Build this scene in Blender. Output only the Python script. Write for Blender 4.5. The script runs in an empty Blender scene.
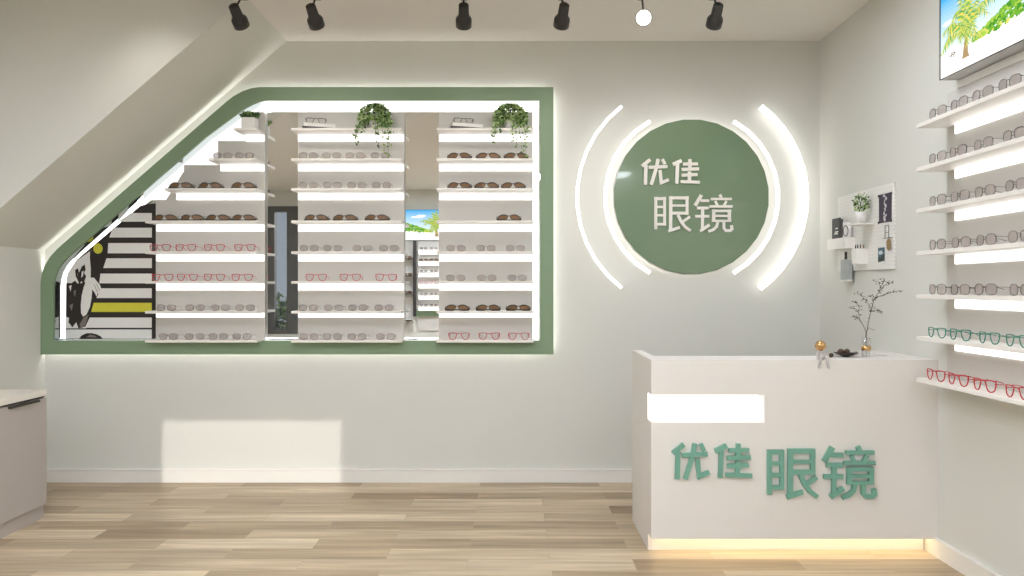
import bpy, bmesh, math, random
from mathutils import Vector, Matrix
random.seed(7)
sc = bpy.context.scene
COL = sc.collection
PI = math.pi
EYE = 1.232
F = 800.0
def P(x, y, d):                      # place in the room seen at photo position x, y at distance d
    return ((x-512)/F*d, d, EYE-(y-288)/F*d)
def XZ(x, y, d):
    p = P(x, y, d); return (p[0], p[2])

# ------------------------------------------------------------------ materials
def S(r, g=None, b=None):
    if g is None: g = b = r
    f = lambda c: ((c/255+0.055)/1.055)**2.4 if c/255 > 0.04045 else c/255/12.92
    return (f(r), f(g), f(b), 1)
MATS = {}
def mat(name, col, rough=0.6, metal=0.0, spec=0.5, bump=0, bscale=80, var=0.0, vscale=4, coat=0):
    if name in MATS: return MATS[name]
    m = bpy.data.materials.new(name); m.use_nodes = True
    nt = m.node_tree; b = nt.nodes['Principled BSDF']
    b.inputs['Base Color'].default_value = col
    b.inputs['Roughness'].default_value = rough
    b.inputs['Metallic'].default_value = metal
    b.inputs['Specular IOR Level'].default_value = spec
    b.inputs['Coat Weight'].default_value = coat
    tc = nt.nodes.new('ShaderNodeTexCoord')
    if var:
        n = nt.nodes.new('ShaderNodeTexNoise'); n.inputs['Scale'].default_value = vscale; n.inputs['Detail'].default_value = 4
        mx = nt.nodes.new('ShaderNodeMix'); mx.data_type = 'RGBA'
        mx.inputs[6].default_value = tuple(c*(1-var) for c in col[:3])+(1,)
        mx.inputs[7].default_value = tuple(min(1, c*(1+var)) for c in col[:3])+(1,)
        nt.links.new(tc.outputs['Object'], n.inputs['Vector'])
        nt.links.new(n.outputs['Fac'], mx.inputs[0]); nt.links.new(mx.outputs[2], b.inputs['Base Color'])
    if bump:
        n = nt.nodes.new('ShaderNodeTexNoise'); n.inputs['Scale'].default_value = bscale; n.inputs['Detail'].default_value = 3
        bp = nt.nodes.new('ShaderNodeBump'); bp.inputs['Strength'].default_value = bump; bp.inputs['Distance'].default_value = 0.002
        nt.links.new(tc.outputs['Object'], n.inputs['Vector'])
        nt.links.new(n.outputs['Fac'], bp.inputs['Height']); nt.links.new(bp.outputs['Normal'], b.inputs['Normal'])
    MATS[name] = m
    return m
def emis(name, col, st):
    if name in MATS: return MATS[name]
    m = bpy.data.materials.new(name); m.use_nodes = True
    nt = m.node_tree; nt.nodes.clear()
    e = nt.nodes.new('ShaderNodeEmission'); e.inputs[0].default_value = col; e.inputs[1].default_value = st
    o = nt.nodes.new('ShaderNodeOutputMaterial'); nt.links.new(e.outputs[0], o.inputs[0])
    MATS[name] = m; return m
def tinted(name, col, opacity, rough=0.05, gl=0.08):
    m = bpy.data.materials.new(name); m.use_nodes = True
    nt = m.node_tree; nt.nodes.clear()
    t = nt.nodes.new('ShaderNodeBsdfTransparent'); d = nt.nodes.new('ShaderNodeBsdfDiffuse'); d.inputs[0].default_value = col
    g = nt.nodes.new('ShaderNodeBsdfGlossy'); g.inputs['Roughness'].default_value = rough
    m1 = nt.nodes.new('ShaderNodeMixShader'); m1.inputs[0].default_value = opacity
    m2 = nt.nodes.new('ShaderNodeMixShader'); m2.inputs[0].default_value = gl
    o = nt.nodes.new('ShaderNodeOutputMaterial')
    nt.links.new(t.outputs[0], m1.inputs[1]); nt.links.new(d.outputs[0], m1.inputs[2])
    nt.links.new(m1.outputs[0], m2.inputs[1]); nt.links.new(g.outputs[0], m2.inputs[2])
    nt.links.new(m2.outputs[0], o.inputs[0]); MATS[name] = m; return m

WALL = mat('wall_paint', S(215.3, 214.6, 207.6), 0.85, bump=0.15, bscale=260, var=0.012, vscale=2)
CEIL = mat('ceiling_paint', S(228, 223, 217), 0.9, bump=0.1, bscale=200)
WHITE = mat('white_lacquer', S(236, 232, 226), 0.45)
TRIMW = mat('baseboard_white', S(232, 229, 223), 0.5)
COUNTERW = mat('counter_white', S(226, 221, 215), 0.5, bump=0.12, bscale=300)
PANEL = mat('rack_panel', S(206, 202, 196), 0.7, bump=0.1, bscale=300)
GREEN = mat('green_lacquer', S(128, 151, 120), 0.5, bump=0.05, bscale=200)
DISCG = mat('green_gloss', S(116, 138, 108), 0.16, coat=0.35)
LETG = mat('letter_green', S(112, 164, 144), 0.5)
LETGD = mat('letter_green_side', S(92, 144, 124), 0.55)
LETW = mat('letter_white', S(238, 234, 226), 0.5)
BLACK = mat('black_metal', S(46, 43, 40), 0.5)
DARK = mat('dark_line', S(36, 33, 30), 0.6)
GREIGE = mat('cabinet_greige', S(178, 170, 164), 0.6, bump=0.05)
TOPW = mat('worktop_white', S(228, 222, 212), 0.4)
MIRROR = mat('mirror_glass', (0.86, 0.88, 0.88, 1), 0.0, metal=1.0)
RETURN = mat('polished_return', (0.52, 0.58, 0.57, 1), 0.06, metal=1.0)
GOLD = mat('polished_gold', S(214, 172, 118), 0.22, metal=1.0)
SILV = mat('pale_resin', S(196, 188, 186), 0.4)
BROWNN = mat('walnut_shell', S(84, 62, 48), 0.7, bump=0.6, bscale=160, var=0.3, vscale=60)
BOWLM = mat('dark_bowl', S(52, 46, 42), 0.35)
LEAF1 = mat('leaf_mid', S(136, 164, 96), 0.5, var=0.25, vscale=30)
LEAF2 = mat('leaf_light', S(188, 208, 146), 0.5, var=0.2, vscale=30)
LEAF3 = mat('leaf_dark', S(58, 92, 46), 0.5, var=0.25, vscale=30)
TWIG = mat('twig', S(92, 84, 70), 0.8)
TWLEAF = mat('twig_leaf', S(78, 82, 66), 0.7)
POTW = mat('pot_white', S(228, 226, 222), 0.5, bump=0.1)
REDF = mat('red_acetate', S(186, 24, 36), 0.35)
GRNF = mat('green_acetate', S(44, 124, 102), 0.35)
GREYF = mat('grey_wire', S(64, 54, 50), 0.4)
BLKF = mat('black_acetate', S(34, 30, 28), 0.3)
L_GREY = tinted('grey_lens', S(178, 166, 160), 0.46, gl=0.0)
L_BRN = tinted('brown_lens', S(138, 106, 76), 0.92, gl=0.03, rough=.3)
L_CLR = tinted('clear_lens', S(220, 220, 220), 0.06, gl=0.0)
GLASS = tinted('clear_glass', S(215, 218, 215), 0.10, gl=0.12)
PANE = tinted('window_pane', S(120, 130, 140), 0.10, gl=0.06)
LED = emis('led_white', (1.0, 0.99, 0.96, 1), 2.0)
LEDRING = emis('led_ring', (1.0, 0.99, 0.97, 1), 2.2)
LEDWASH = emis('led_wash', (1.0, 0.99, 0.97, 1), 1.1)
LEDARC = emis('led_arc', (1.0, 0.99, 0.95, 1), 1.8)
LEDARC2 = emis('led_arc_bright', (1.0, 0.99, 0.95, 1), 2.6)
LEDDISC = emis('led_disc_halo', (1.0, 0.99, 0.95, 1), 2.5)
LEDHALO = emis('led_halo', (1.0, 0.99, 0.97, 1), 6.0)
LEDBOX = emis('led_box', (1.0, 0.99, 0.98, 1), 2.0)
LEDWARM = emis('led_warm', (1.0, 0.80, 0.48, 1), 9.0)
LAMPF = emis('lamp_face', (1.0, 0.97, 0.9, 1), 5.0)

def brick_floor():
    m = bpy.data.materials.new('oak_planks'); m.use_nodes = True
    nt = m.node_tree; N = nt.nodes; L = nt.links; b = N['Principled BSDF']
    tc = N.new('ShaderNodeTexCoord')
    mp = N.new('ShaderNodeMapping'); mp.inputs['Location'].default_value = (0.572, 0.066, 0)
    L.new(tc.outputs['Object'], mp.inputs['Vector'])
    br = N.new('ShaderNodeTexBrick')
    br.offset = 0.5; br.offset_frequency = 2; br.squash = 1
    br.inputs['Scale'].default_value = 1.0
    br.inputs['Brick Width'].default_value = 0.745
    br.inputs['Row Height'].default_value = 0.148
    br.inputs['Mortar Size'].default_value = 0.0011
    br.inputs['Mortar Smooth'].default_value = 0.2
    br.inputs['Color1'].default_value = (0, 0, 0, 1); br.inputs['Color2'].default_value = (1, 1, 1, 1)
    br.inputs['Mortar'].default_value = (0.45, 0.45, 0.45, 1)
    L.new(mp.outputs[0], br.inputs['Vector'])
    # grain, shifted plank by plank
    sh = N.new('ShaderNodeVectorMath'); sh.operation = 'SCALE'; sh.inputs[3].default_value = 7.3
    L.new(br.outputs['Color'], sh.inputs[0])
    ad = N.new('ShaderNodeVectorMath'); ad.operation = 'ADD'
    L.new(mp.outputs[0], ad.inputs[0]); L.new(sh.outputs[0], ad.inputs[1])
    def noise(sx, sy, det, dist=0.4):
        q = N.new('ShaderNodeMapping'); q.inputs['Scale'].default_value = (sx, sy, 1)
        L.new(ad.outputs[0], q.inputs[0])
        n = N.new('ShaderNodeTexNoise'); n.inputs['Scale'].default_value = 1; n.inputs['Detail'].default_value = det
        n.inputs['Distortion'].default_value = dist
        L.new(q.outputs[0], n.inputs['Vector']); return n
    n1 = noise(1.6, 26, 6); n2 = noise(4, 120, 4, 0.1); n3 = noise(1.2, 5, 2)
    r = N.new('ShaderNodeValToRGB')
    r.color_ramp.elements[0].position = 0.0; r.color_ramp.elements[0].color = S(152, 129, 101)
    r.color_ramp.elements[1].position = 1.0; r.color_ramp.elements[1].color = S(205, 187, 159)
    L.new(br.outputs['Color'], r.inputs[0])
    def mult(prev, fac, lo, hi, p0, p1):
        rr = N.new('ShaderNodeMapRange'); rr.inputs[1].default_value = p0; rr.inputs[2].default_value = p1
        rr.inputs[3].default_value = lo; rr.inputs[4].default_value = hi
        L.new(fac, rr.inputs[0])
        v = N.new('ShaderNodeVectorMath'); v.operation = 'SCALE'
        L.new(prev, v.inputs[0]); L.new(rr.outputs[0], v.inputs[3]); return v.outputs[0]
    c = mult(r.outputs[0], n1.outputs['Fac'], 0.76, 1.18, 0.3, 0.7)
    c = mult(c, n2.outputs['Fac'], 0.91, 1.07, 0.3, 0.7)
    c = mult(c, n3.outputs['Fac'], 0.92, 1.08, 0.3, 0.7)
    mx = N.new('ShaderNodeMix'); mx.data_type = 'RGBA'
    L.new(br.outputs['Fac'], mx.inputs[0]); L.new(c, mx.inputs[6]); mx.inputs[7].default_value = S(172, 152, 124)
    L.new(mx.outputs[2], b.inputs['Base Color'])
    b.inputs['Roughness'].default_value = 0.42
    b.inputs['Specular IOR Level'].default_value = 0.4
    return m
FLOORM = brick_floor()

def peg_mat():
    m = bpy.data.materials.new('pegboard_white'); m.use_nodes = True
    nt = m.node_tree; N = nt.nodes; L = nt.links; b = N['Principled BSDF']; b.inputs['Roughness'].default_value = 0.6
    tc = N.new('ShaderNodeTexCoord')
    v = N.new('ShaderNodeVectorMath'); v.operation = 'SCALE'; v.inputs[3].default_value = 50
    L.new(tc.outputs['Object'], v.inputs[0])
    fr = N.new('ShaderNodeVectorMath'); fr.operation = 'FRACTION'; L.new(v.outputs[0], fr.inputs[0])
    sb = N.new('ShaderNodeVectorMath'); sb.operation = 'SUBTRACT'; sb.inputs[1].default_value = (.5, .5, .5); L.new(fr.outputs[0], sb.inputs[0])
    ml = N.new('ShaderNodeVectorMath'); ml.operation = 'MULTIPLY'; ml.inputs[1].default_value = (0, 1, 1); L.new(sb.outputs[0], ml.inputs[0])
    ln = N.new('ShaderNodeVectorMath'); ln.operation = 'LENGTH'; L.new(ml.outputs[0], ln.inputs[0])
    lt = N.new('ShaderNodeMath'); lt.operation = 'LESS_THAN'; lt.inputs[1].default_value = 0.2; L.new(ln.outputs['Value'], lt.inputs[0])
    mx = N.new('ShaderNodeMix'); mx.data_type = 'RGBA'; L.new(lt.outputs[0], mx.inputs[0])
    mx.inputs[6].default_value = S(232, 230, 225); mx.inputs[7].default_value = S(220, 218, 212)
    L.new(mx.outputs[2], b.inputs['Base Color']); return m
PEG = peg_mat()

# ------------------------------------------------------------------ mesh helpers
class MB:
    def __init__(s): s.bm = bmesh.new(); s.mats = []; s.mi = 0
    def m(s, mt):
        if mt not in s.mats: s.mats.append(mt)
        s.mi = s.mats.index(mt); return s
    def _f(s, vs, smooth=False):
        try:
            f = s.bm.faces.new(vs); f.material_index = s.mi; f.smooth = smooth; return f
        except ValueError: return None
    def box(s, x0, x1, y0, y1, z0, z1):
        v = [s.bm.verts.new((x, y, z)) for x in (x0, x1) for y in (y0, y1) for z in (z0, z1)]
        for q in ((0,1,3,2),(4,6,7,5),(0,4,5,1),(2,3,7,6),(0,2,6,4),(1,5,7,3)): s._f([v[i] for i in q])
        return s
    def prism_xz(s, pts, y0, y1):
        a = [s.bm.verts.new((x, y0, z)) for x, z in pts]; b = [s.bm.verts.new((x, y1, z)) for x, z in pts]
        s._f(a); s._f(b[::-1]); n = len(pts)
        for i in range(n): s._f([a[i], b[i], b[(i+1)%n], a[(i+1)%n]])
        return s
    def ring_xz(s, outer, inner, y0, y1):   # same number of points
        n = len(outer)
        V = [[s.bm.verts.new((x, y, z)) for x, z in pts] for pts, y in ((outer, y0), (inner, y0), (outer, y1), (inner, y1))]
        for i in range(n):
            j = (i+1) % n
            s._f([V[0][i], V[0][j], V[1][j], V[1][i]]); s._f([V[2][j], V[2][i], V[3][i], V[3][j]])
            s._f([V[0][j], V[0][i], V[2][i], V[2][j]]); s._f([V[1][i], V[1][j], V[3][j], V[3][i]])
        return s
    def poly(s, pts3, smooth=False):
        s._f([s.bm.verts.new(p) for p in pts3], smooth); return s
    def tube(s, pts, r, n=8, closed=False, cap=True, smooth=True):
        pts = [Vector(p) for p in pts]; k = len(pts)
        rs = r if isinstance(r, (list, tuple)) else [r]*k
        rings = []; up = None
        for i, p in enumerate(pts):
            if closed: t = (pts[(i+1)%k]-pts[i-1])
            else: t = pts[min(i+1, k-1)]-pts[max(i-1, 0)]
            if t.length < 1e-9: t = Vector((0, 0, 1))
            t.normalize()
            if up is None:
                up = Vector((0, 0, 1)) if abs(t.z) < 0.9 else Vector((1, 0, 0))
            a = t.cross(up)
            if a.length < 1e-5: a = t.orthogonal()
            a.normalize(); b = a.cross(t).normalized(); up = b
            rings.append([s.bm.verts.new(p+(a*math.cos(2*PI*j/n)+b*math.sin(2*PI*j/n))*rs[i]) for j in range(n)])
        for i in range(k if closed else k-1):
            A = rings[i]; B = rings[(i+1)%k]
            for j in range(n): s._f([A[j], A[(j+1)%n], B[(j+1)%n], B[j]], smooth)
        if cap and not closed: s._f(rings[0][::-1]); s._f(rings[-1])
        return s
    def lathe(s, prof, c=(0, 0, 0), n=24, mtx=None, smooth=True):   # prof: (r, z)
        c = Vector(c); rings = []
        for r, z in prof:
            rr = []
            if r < 1e-6: pts = [Vector((0, 0, z))]
            else: pts = [Vector((r*math.cos(2*PI*j/n), r*math.sin(2*PI*j/n), z)) for j in range(n)]
            for p in pts:
                if mtx: p = mtx @ p
                rr.append(s.bm.verts.new(p+c))
            rings.append(rr)
        for A, B in zip(rings, rings[1:]):
            for j in range(n):
                a = [A[0]] if len(A) == 1 else [A[j], A[(j+1)%n]]
                b = [B[0]] if len(B) == 1 else [B[(j+1)%n], B[j]]
                if len(a)+len(b) > 2: s._f(a+b, smooth)
        return s
    def ball(s, c, r, n=14, sc_=(1, 1, 1)):
        prof = [(math.sin(PI*i/(n//2+2))*r, -math.cos(PI*i/(n//2+2))*r) for i in range(n//2+3)]
        return s.lathe(prof, c, n, Matrix.Diagonal(sc_))
    def leaf(s, c, d, w, l):
        c = Vector(c); d = Vector(d).normalized(); a = d.cross(Vector((random.uniform(-1,1), random.uniform(-1,1), random.uniform(-1,1))))
        if a.length < 1e-3: a = d.orthogonal()
        a.normalize(); nrm = d.cross(a)
        p = [c, c+d*l*.35+a*w*.5+nrm*w*.12, c+d*l*.75+a*w*.3, c+d*l, c+d*l*.75-a*w*.3, c+d*l*.35-a*w*.5+nrm*w*.12]
        s._f([s.bm.verts.new(q) for q in p]); return s
    def stroke(s, pts, w, y0, y1):          # flat thick stroke in the XZ plane
        q = [Vector((p[0], p[1])) for p in pts]
        L = []; R = []
        for i, p in enumerate(q):
            if i == 0: t = (q[1]-q[0]).normalized(); n = Vector((-t.y, t.x)); k = 1
            elif i == len(q)-1: t = (q[-1]-q[-2]).normalized(); n = Vector((-t.y, t.x)); k = 1
            else:
                t1 = (q[i]-q[i-1]).normalized(); t2 = (q[i+1]-q[i]).normalized()
                n1 = Vector((-t1.y, t1.x)); n2 = Vector((-t2.y, t2.x)); n = (n1+n2).normalized(); k = 1/max(.5, n.dot(n1))
            L.append(p+n*w/2*k); R.append(p-n*w/2*k)
        pts = [(v.x, v.y) for v in L]+[(v.x, v.y) for v in R[::-1]]
        for i in range(len(q)-1):
            s.prism_xz([tuple(L[i]), tuple(L[i+1]), tuple(R[i+1]), tuple(R[i])], y0, y1)
        return s
    def done(s, name, mt=None, parent=None, bevel=0, recalc=True):
        if mt is not None and not s.mats: s.mats = [mt]
        if recalc: bmesh.ops.recalc_face_normals(s.bm, faces=s.bm.faces)
        me = bpy.data.meshes.new(name); s.bm.to_mesh(me); s.bm.free()
        for x in s.mats: me.materials.append(x)
        o = bpy.data.objects.new(name, me); COL.objects.link(o)
        if parent: o.parent = parent
        if bevel:
            b = o.modifiers.new('bevel', 'BEVEL'); b.width = bevel; b.segments = 2; b.limit_method = 'ANGLE'
        return o
def thing(name, label, cat, loc=(0, 0, 0), group=None, rz=0):
    o = bpy.data.objects.new(name, None); COL.objects.link(o); o.location = loc; o.rotation_euler = (0, 0, rz)
    o.empty_display_size = 0.05
    o['label'] = label; o['category'] = cat
    if group: o['group'] = group
    return o
def tag(o, label, cat, group=None):
    o['label'] = label; o['category'] = cat
    if group: o['group'] = group
    return o
def struct(o): o['kind'] = 'structure'; return o
def offset(pts, d):                 # inset a counter-clockwise polygon by d (number or one per edge)
    n = len(pts); ds = d if isinstance(d, (list, tuple)) else [d]*n
    out = []
    ar = sum(pts[i][0]*pts[(i+1)%n][1]-pts[(i+1)%n][0]*pts[i][1] for i in range(n))
    sg = 1 if ar > 0 else -1
    for i in range(n):
        a = Vector(pts[i-1]); b = Vector(pts[i]); c = Vector(pts[(i+1)%n])
        t1 = (b-a).normalized(); t2 = (c-b).normalized()
        n1 = Vector((-t1.y, t1.x))*sg; n2 = Vector((-t2.y, t2.x))*sg
        d1 = ds[i-1]; d2 = ds[i]
        det = n1.x*n2.y-n1.y*n2.x
        if abs(det) < .5:
            nn = (n1+n2).normalized(); out.append(tuple(b+nn*((d1+d2)/2/max(.5, nn.dot(n1))))); continue
        k1 = n1.dot(b)+d1; k2 = n2.dot(b)+d2
        out.append(((k1*n2.y-k2*n1.y)/det, (n1.x*k2-n2.x*k1)/det))
    return out

# ------------------------------------------------------------------ geometry of the room
YB = 5.079; XR = 1.954; XL = -2.965; H = 2.8; XS = -1.432; ZS = 1.473; YS = 4.294; YF = -2.5
XFL = -5.0; XFR = 3.3
YG = 5.03; YM = 5.15
outer_px = [(40.5,354.5),(553.5,354.5),(553.5,87),(259,87),(250.8,88.3),(242,91.4),(233.2,96.3),(226.4,101.5),(200,124.4),(100,211.4),(65,241.9),(57,249),(49.8,257),(44.6,265.5),(41.7,274),(40.5,283)]
inner_px = [(53,340.6),(540,340.6),(540,100.2),(266,100.2),(259.5,101.3),(252.5,104),(245,108),(237,113.5),(205,137.3),(106,223.4),(72,253),(65,259.5),(60,265.5),(56.3,272),(54,279),(53,287)]
FO = [XZ(x, y, YG) for x, y in outer_px]
FI = [XZ(x, y, YG) for x, y in inner_px]

# floor, ceiling
struct(MB().box(XFL-.1, XFR+.1, YF-.1, YB+.15, -.1, 0).done('floor', FLOORM))
struct(MB().box(XFL-.1, XFR+.1, YF-.1, YB+.15, H, H+.1).done('ceiling', CEIL))
# back wall with the display opening
hole = offset(FI, -0.016)
bm = bmesh.new()
def loop(pts, y):
    v = [bm.verts.new((x, y, z)) for x, z in pts]
    return v, [bm.edges.new((v[i], v[(i+1)%len(v)])) for i in range(len(v))]
rect = [(XL-.1, 0), (XR+.1, 0), (XR+.1, H), (XL-.1, H)]
vo, eo = loop(rect, YB); vh, eh = loop(hole, YB)
bmesh.ops.triangle_fill(bm, use_beauty=True, use_dissolve=False, edges=eo+eh)
vb = [bm.verts.new((x, YB+.14, z)) for x, z in hole]
for i in range(len(vh)): bm.faces.new([vh[i], vh[(i+1)%len(vh)], vb[(i+1)%len(vh)], vb[i]])
bm.faces.new(vb)
me = bpy.data.meshes.new('wall_back'); bm.to_mesh(me); bm.free(); me.materials.append(WALL)
wb = bpy.data.objects.new('wall_back', me); COL.objects.link(wb); struct(wb)
# side walls
struct(MB().box(XR, XR+.1, -1.0, YB, 0, H).done('wall_right', WALL))
struct(MB().box(XL-.1, XL, 2.2, YB, 0, H).done('wall_left', WALL))
# stair bulkhead with sloping underside
struct(MB().prism_xz([(XL+.0005, ZS), (XS, H-.0005), (XL+.0005, H-.0005)], YS, YB-.0005).done('trim_1', WALL))
bt = MB(); bt.box(XL, XR, YB-.014, YB, 0, .076); bt.box(XL, XR, YB-.018, YB, .076, .084)
struct(bt.done('baseboard_back', TRIMW))
bt = MB(); bt.box(XR-.014, XR, -1.0, YB-.018, 0, .076); bt.box(XR-.018, XR, -1.0, YB-.018, .076, .084)
struct(bt.done('baseboard_right', TRIMW))
bt = MB(); bt.box(XL, XL+.014, 4.3, YB-.018, 0, .084)
struct(bt.done('baseboard_left', TRIMW))
# the rest of the shop, behind the camera
struct(MB().box(XFL, XL-.1, 2.2, 2.3, 0, H).done('wall_side_left', WALL))
struct(MB().box(XR+.1, XFR, -1.0, -.9, 0, H).done('wall_side_right', WALL))
struct(MB().box(XFL-.1, XFL, YF, 2.2, 0, H).done('wall_far_left', WALL))
struct(MB().box(XFR, XFR+.1, YF, -1.0, 0, H).done('wall_far_right', WALL))
# front wall with two glazed openings
WIN = [(-3.92, -2.9, .50, 2.54), (1.462, 2.665, .02, 2.53)]
f = MB(); xs = [XFL]
y0, y1 = YF-.12, YF
f.box(XFL, WIN[0][0], y0, y1, 0, H); f.box(WIN[0][1], WIN[1][0], y0, y1, 0, H); f.box(WIN[1][1], XFR, y0, y1, 0, H)
for a, b, z0, z1 in WIN:
    f.box(a, b, y0, y1, 0, z0); f.box(a, b, y0, y1, z1, H)
struct(f.done('wall_front', WALL))
FRM = mat('window_frame_dark', S(92, 92, 90), 0.5)
for i, (a, b, z0, z1) in enumerate(WIN):
    w = MB(); t = .05 if i == 0 else .006
    if i == 0:
        w.box(a, a+.12, y0+.02, y1+.01, z0, z1); w.box(-3.60, b, y0+.02, y1+.01, z0, z1)
        w.box(a+.12, -3.60, y0+.02, y1+.01, z0, z0+.07); w.box(a+.12, -3.60, y0+.02, y1+.01, z1-.09, z1)
    else:
        w.box(a-.05, a, y1, y1+.02, z0, z1+.05); w.box(b, b+.05, y1, y1+.02, z0, z1+.05); w.box(a, b, y1, y1+.02, z1, z1+.05)
    o = struct(w.done('window_%d' % (i+1), FRM))
    MB().box(a+.001, b-.001, y0+.05, y0+.056, z0+.001, z1-.001).done('pane', PANE, o)

# ------------------------------------------------------------------ illuminated display frame
fr = thing('mirror_display', 'large green wall frame with one slanted side, mirror inside and white light edges', 'display frame', (-1.35, YB, .8))
def sub(o, parent):
    o.parent = parent; o.matrix_parent_inverse = Matrix.Translation(-Vector(parent.location)) if parent.rotation_euler.z == 0 else (Matrix.Rotation(-parent.rotation_euler.z, 4, 'Z') @ Matrix.Translation(-Vector(parent.location)))
    return o
def rebase(o, parent):              # move mesh data so the child sits at the parent's base without inverse matrices
    M = Matrix.Translation(Vector(parent.location)) @ Matrix.Rotation(parent.rotation_euler.z, 4, 'Z')
    o.data.transform(M.inverted()); o.parent = parent; return o
m = MB(); m.ring_xz(FO, FI, YG, YG+.022)
rebase(m.done('frame', GREEN), fr)
m = MB(); m.ring_xz(offset(FI, -.012), offset(FI, -.0005), YG+.022, YM)
rebase(m.done('inner_lining', RETURN), fr)
m = MB(); m.prism_xz(offset(FI, -.010), YM, YM+.012)
rebase(m.done('mirror', MIRROR), fr)
m = MB(); m.prism_xz([XZ(x, y, YM) for x, y in [(139, 200), (253, 108.5), (264, 108.5), (264, 200)]], YM-.016, YM-.0122)  # emissive wedge painting the wash of LED light beside the slanted strip
rebase(m.done('glow_panel', LEDWASH), fr)['label'] = 'LED wash along the slanted side, put in as a glowing wedge'
wd = [.010, .045, .045, .045, .045, .045, .04, .035, .022]+[.014]*7
m = MB(); m.ring_xz(offset(FI, .004), offset(FI, wd), YM-.012, YM-.001)
rebase(m.done('light_strip', LEDRING, ), fr)['label'] = 'glowing white light strip round the mirror'
hd = [.022]*16
ho = offset(FO, .022); hi = offset(FO, .036)
m = MB(); m.ring_xz(ho, hi, YG+.0225, YB-.004)
rebase(m.done('halo_strip', LEDHALO), fr)['label'] = 'white light strip hidden behind the green border'

# ------------------------------------------------------------------ racks
YP = 5.12; YSF = 4.962
SHZ = [2.226, 2.037, 1.852, 1.651, 1.460, 1.275, 1.089, .909]
TH = .016
def rack(label, panel_px, lefts, right_px, group):
    r = thing('display_rack', label, 'display rack', (XZ((panel_px[0][0]+panel_px[-1][0])/2, 300, YP)[0], YP, SHZ[7]), group)
    pts = [XZ(x, y, YP) for x, y in panel_px]
    rebase(MB().prism_xz(pts, YP, YM-.0165).done('back_panel', PANEL), r)
    for i, z in enumerate(SHZ):
        x0 = XZ(lefts[i], 0, YSF)[0]; x1 = XZ(right_px, 0, YSF)[0]
        if i == 7: x0b = x0
        o = MB().box(x0, x1, YSF, YP-.0005, z-TH, z).done('shelf', WHITE, bevel=.0015); rebase(o, r)
        if i < 7:
            px0 = max(x0, XZ(panel_px[0][0], 0, YP)[0])
            dgl = XZ(max(panel_px[0][0], min(lefts[i]+12, 260)), 0, YP)[0]
            o = MB().box(max(px0, dgl if i < 3 else px0)+.003, XZ(right_px_p[right_px], 0, YP)[0]-.003, YP-.007, YP-.0005, z-TH-(.040 if i < 6 else .028), z-TH-.0005).done('light_bar', LED); rebase(o, r)
    return r
right_px_p = {257.0: 264.8, 401.4: 404.3, 533.5: 532.8}
BOT = 339.0
rackA = rack('left white shelf rack, its upper corner cut on the slant beside the striped poster',
     [(155.8, BOT), (155.8, 200), (166, 200), (184, 171), (184, 165), (218, 165), (218, 141), (250, 141), (250, 134), (257, 112.3), (264.8, 112.3), (264.8, BOT)], [234, 208.5, 164.5, 145, 145, 145, 145, 145], 257.0, 'white racks on the mirror')
rackB = rack('middle white shelf rack on the mirror, all rows full, between two mirror gaps',
     [(298, BOT), (298, 112.3), (404.3, 112.3), (404.3, BOT)], [291]*8, 401.4, 'white racks on the mirror')
rackC = rack('narrowest white shelf rack, against the right side of the green frame',
     [(438.8, BOT), (438.8, 112.3), (532.8, 112.3), (532.8, BOT)], [436.5]*8, 533.5, 'white racks on the mirror')

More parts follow.
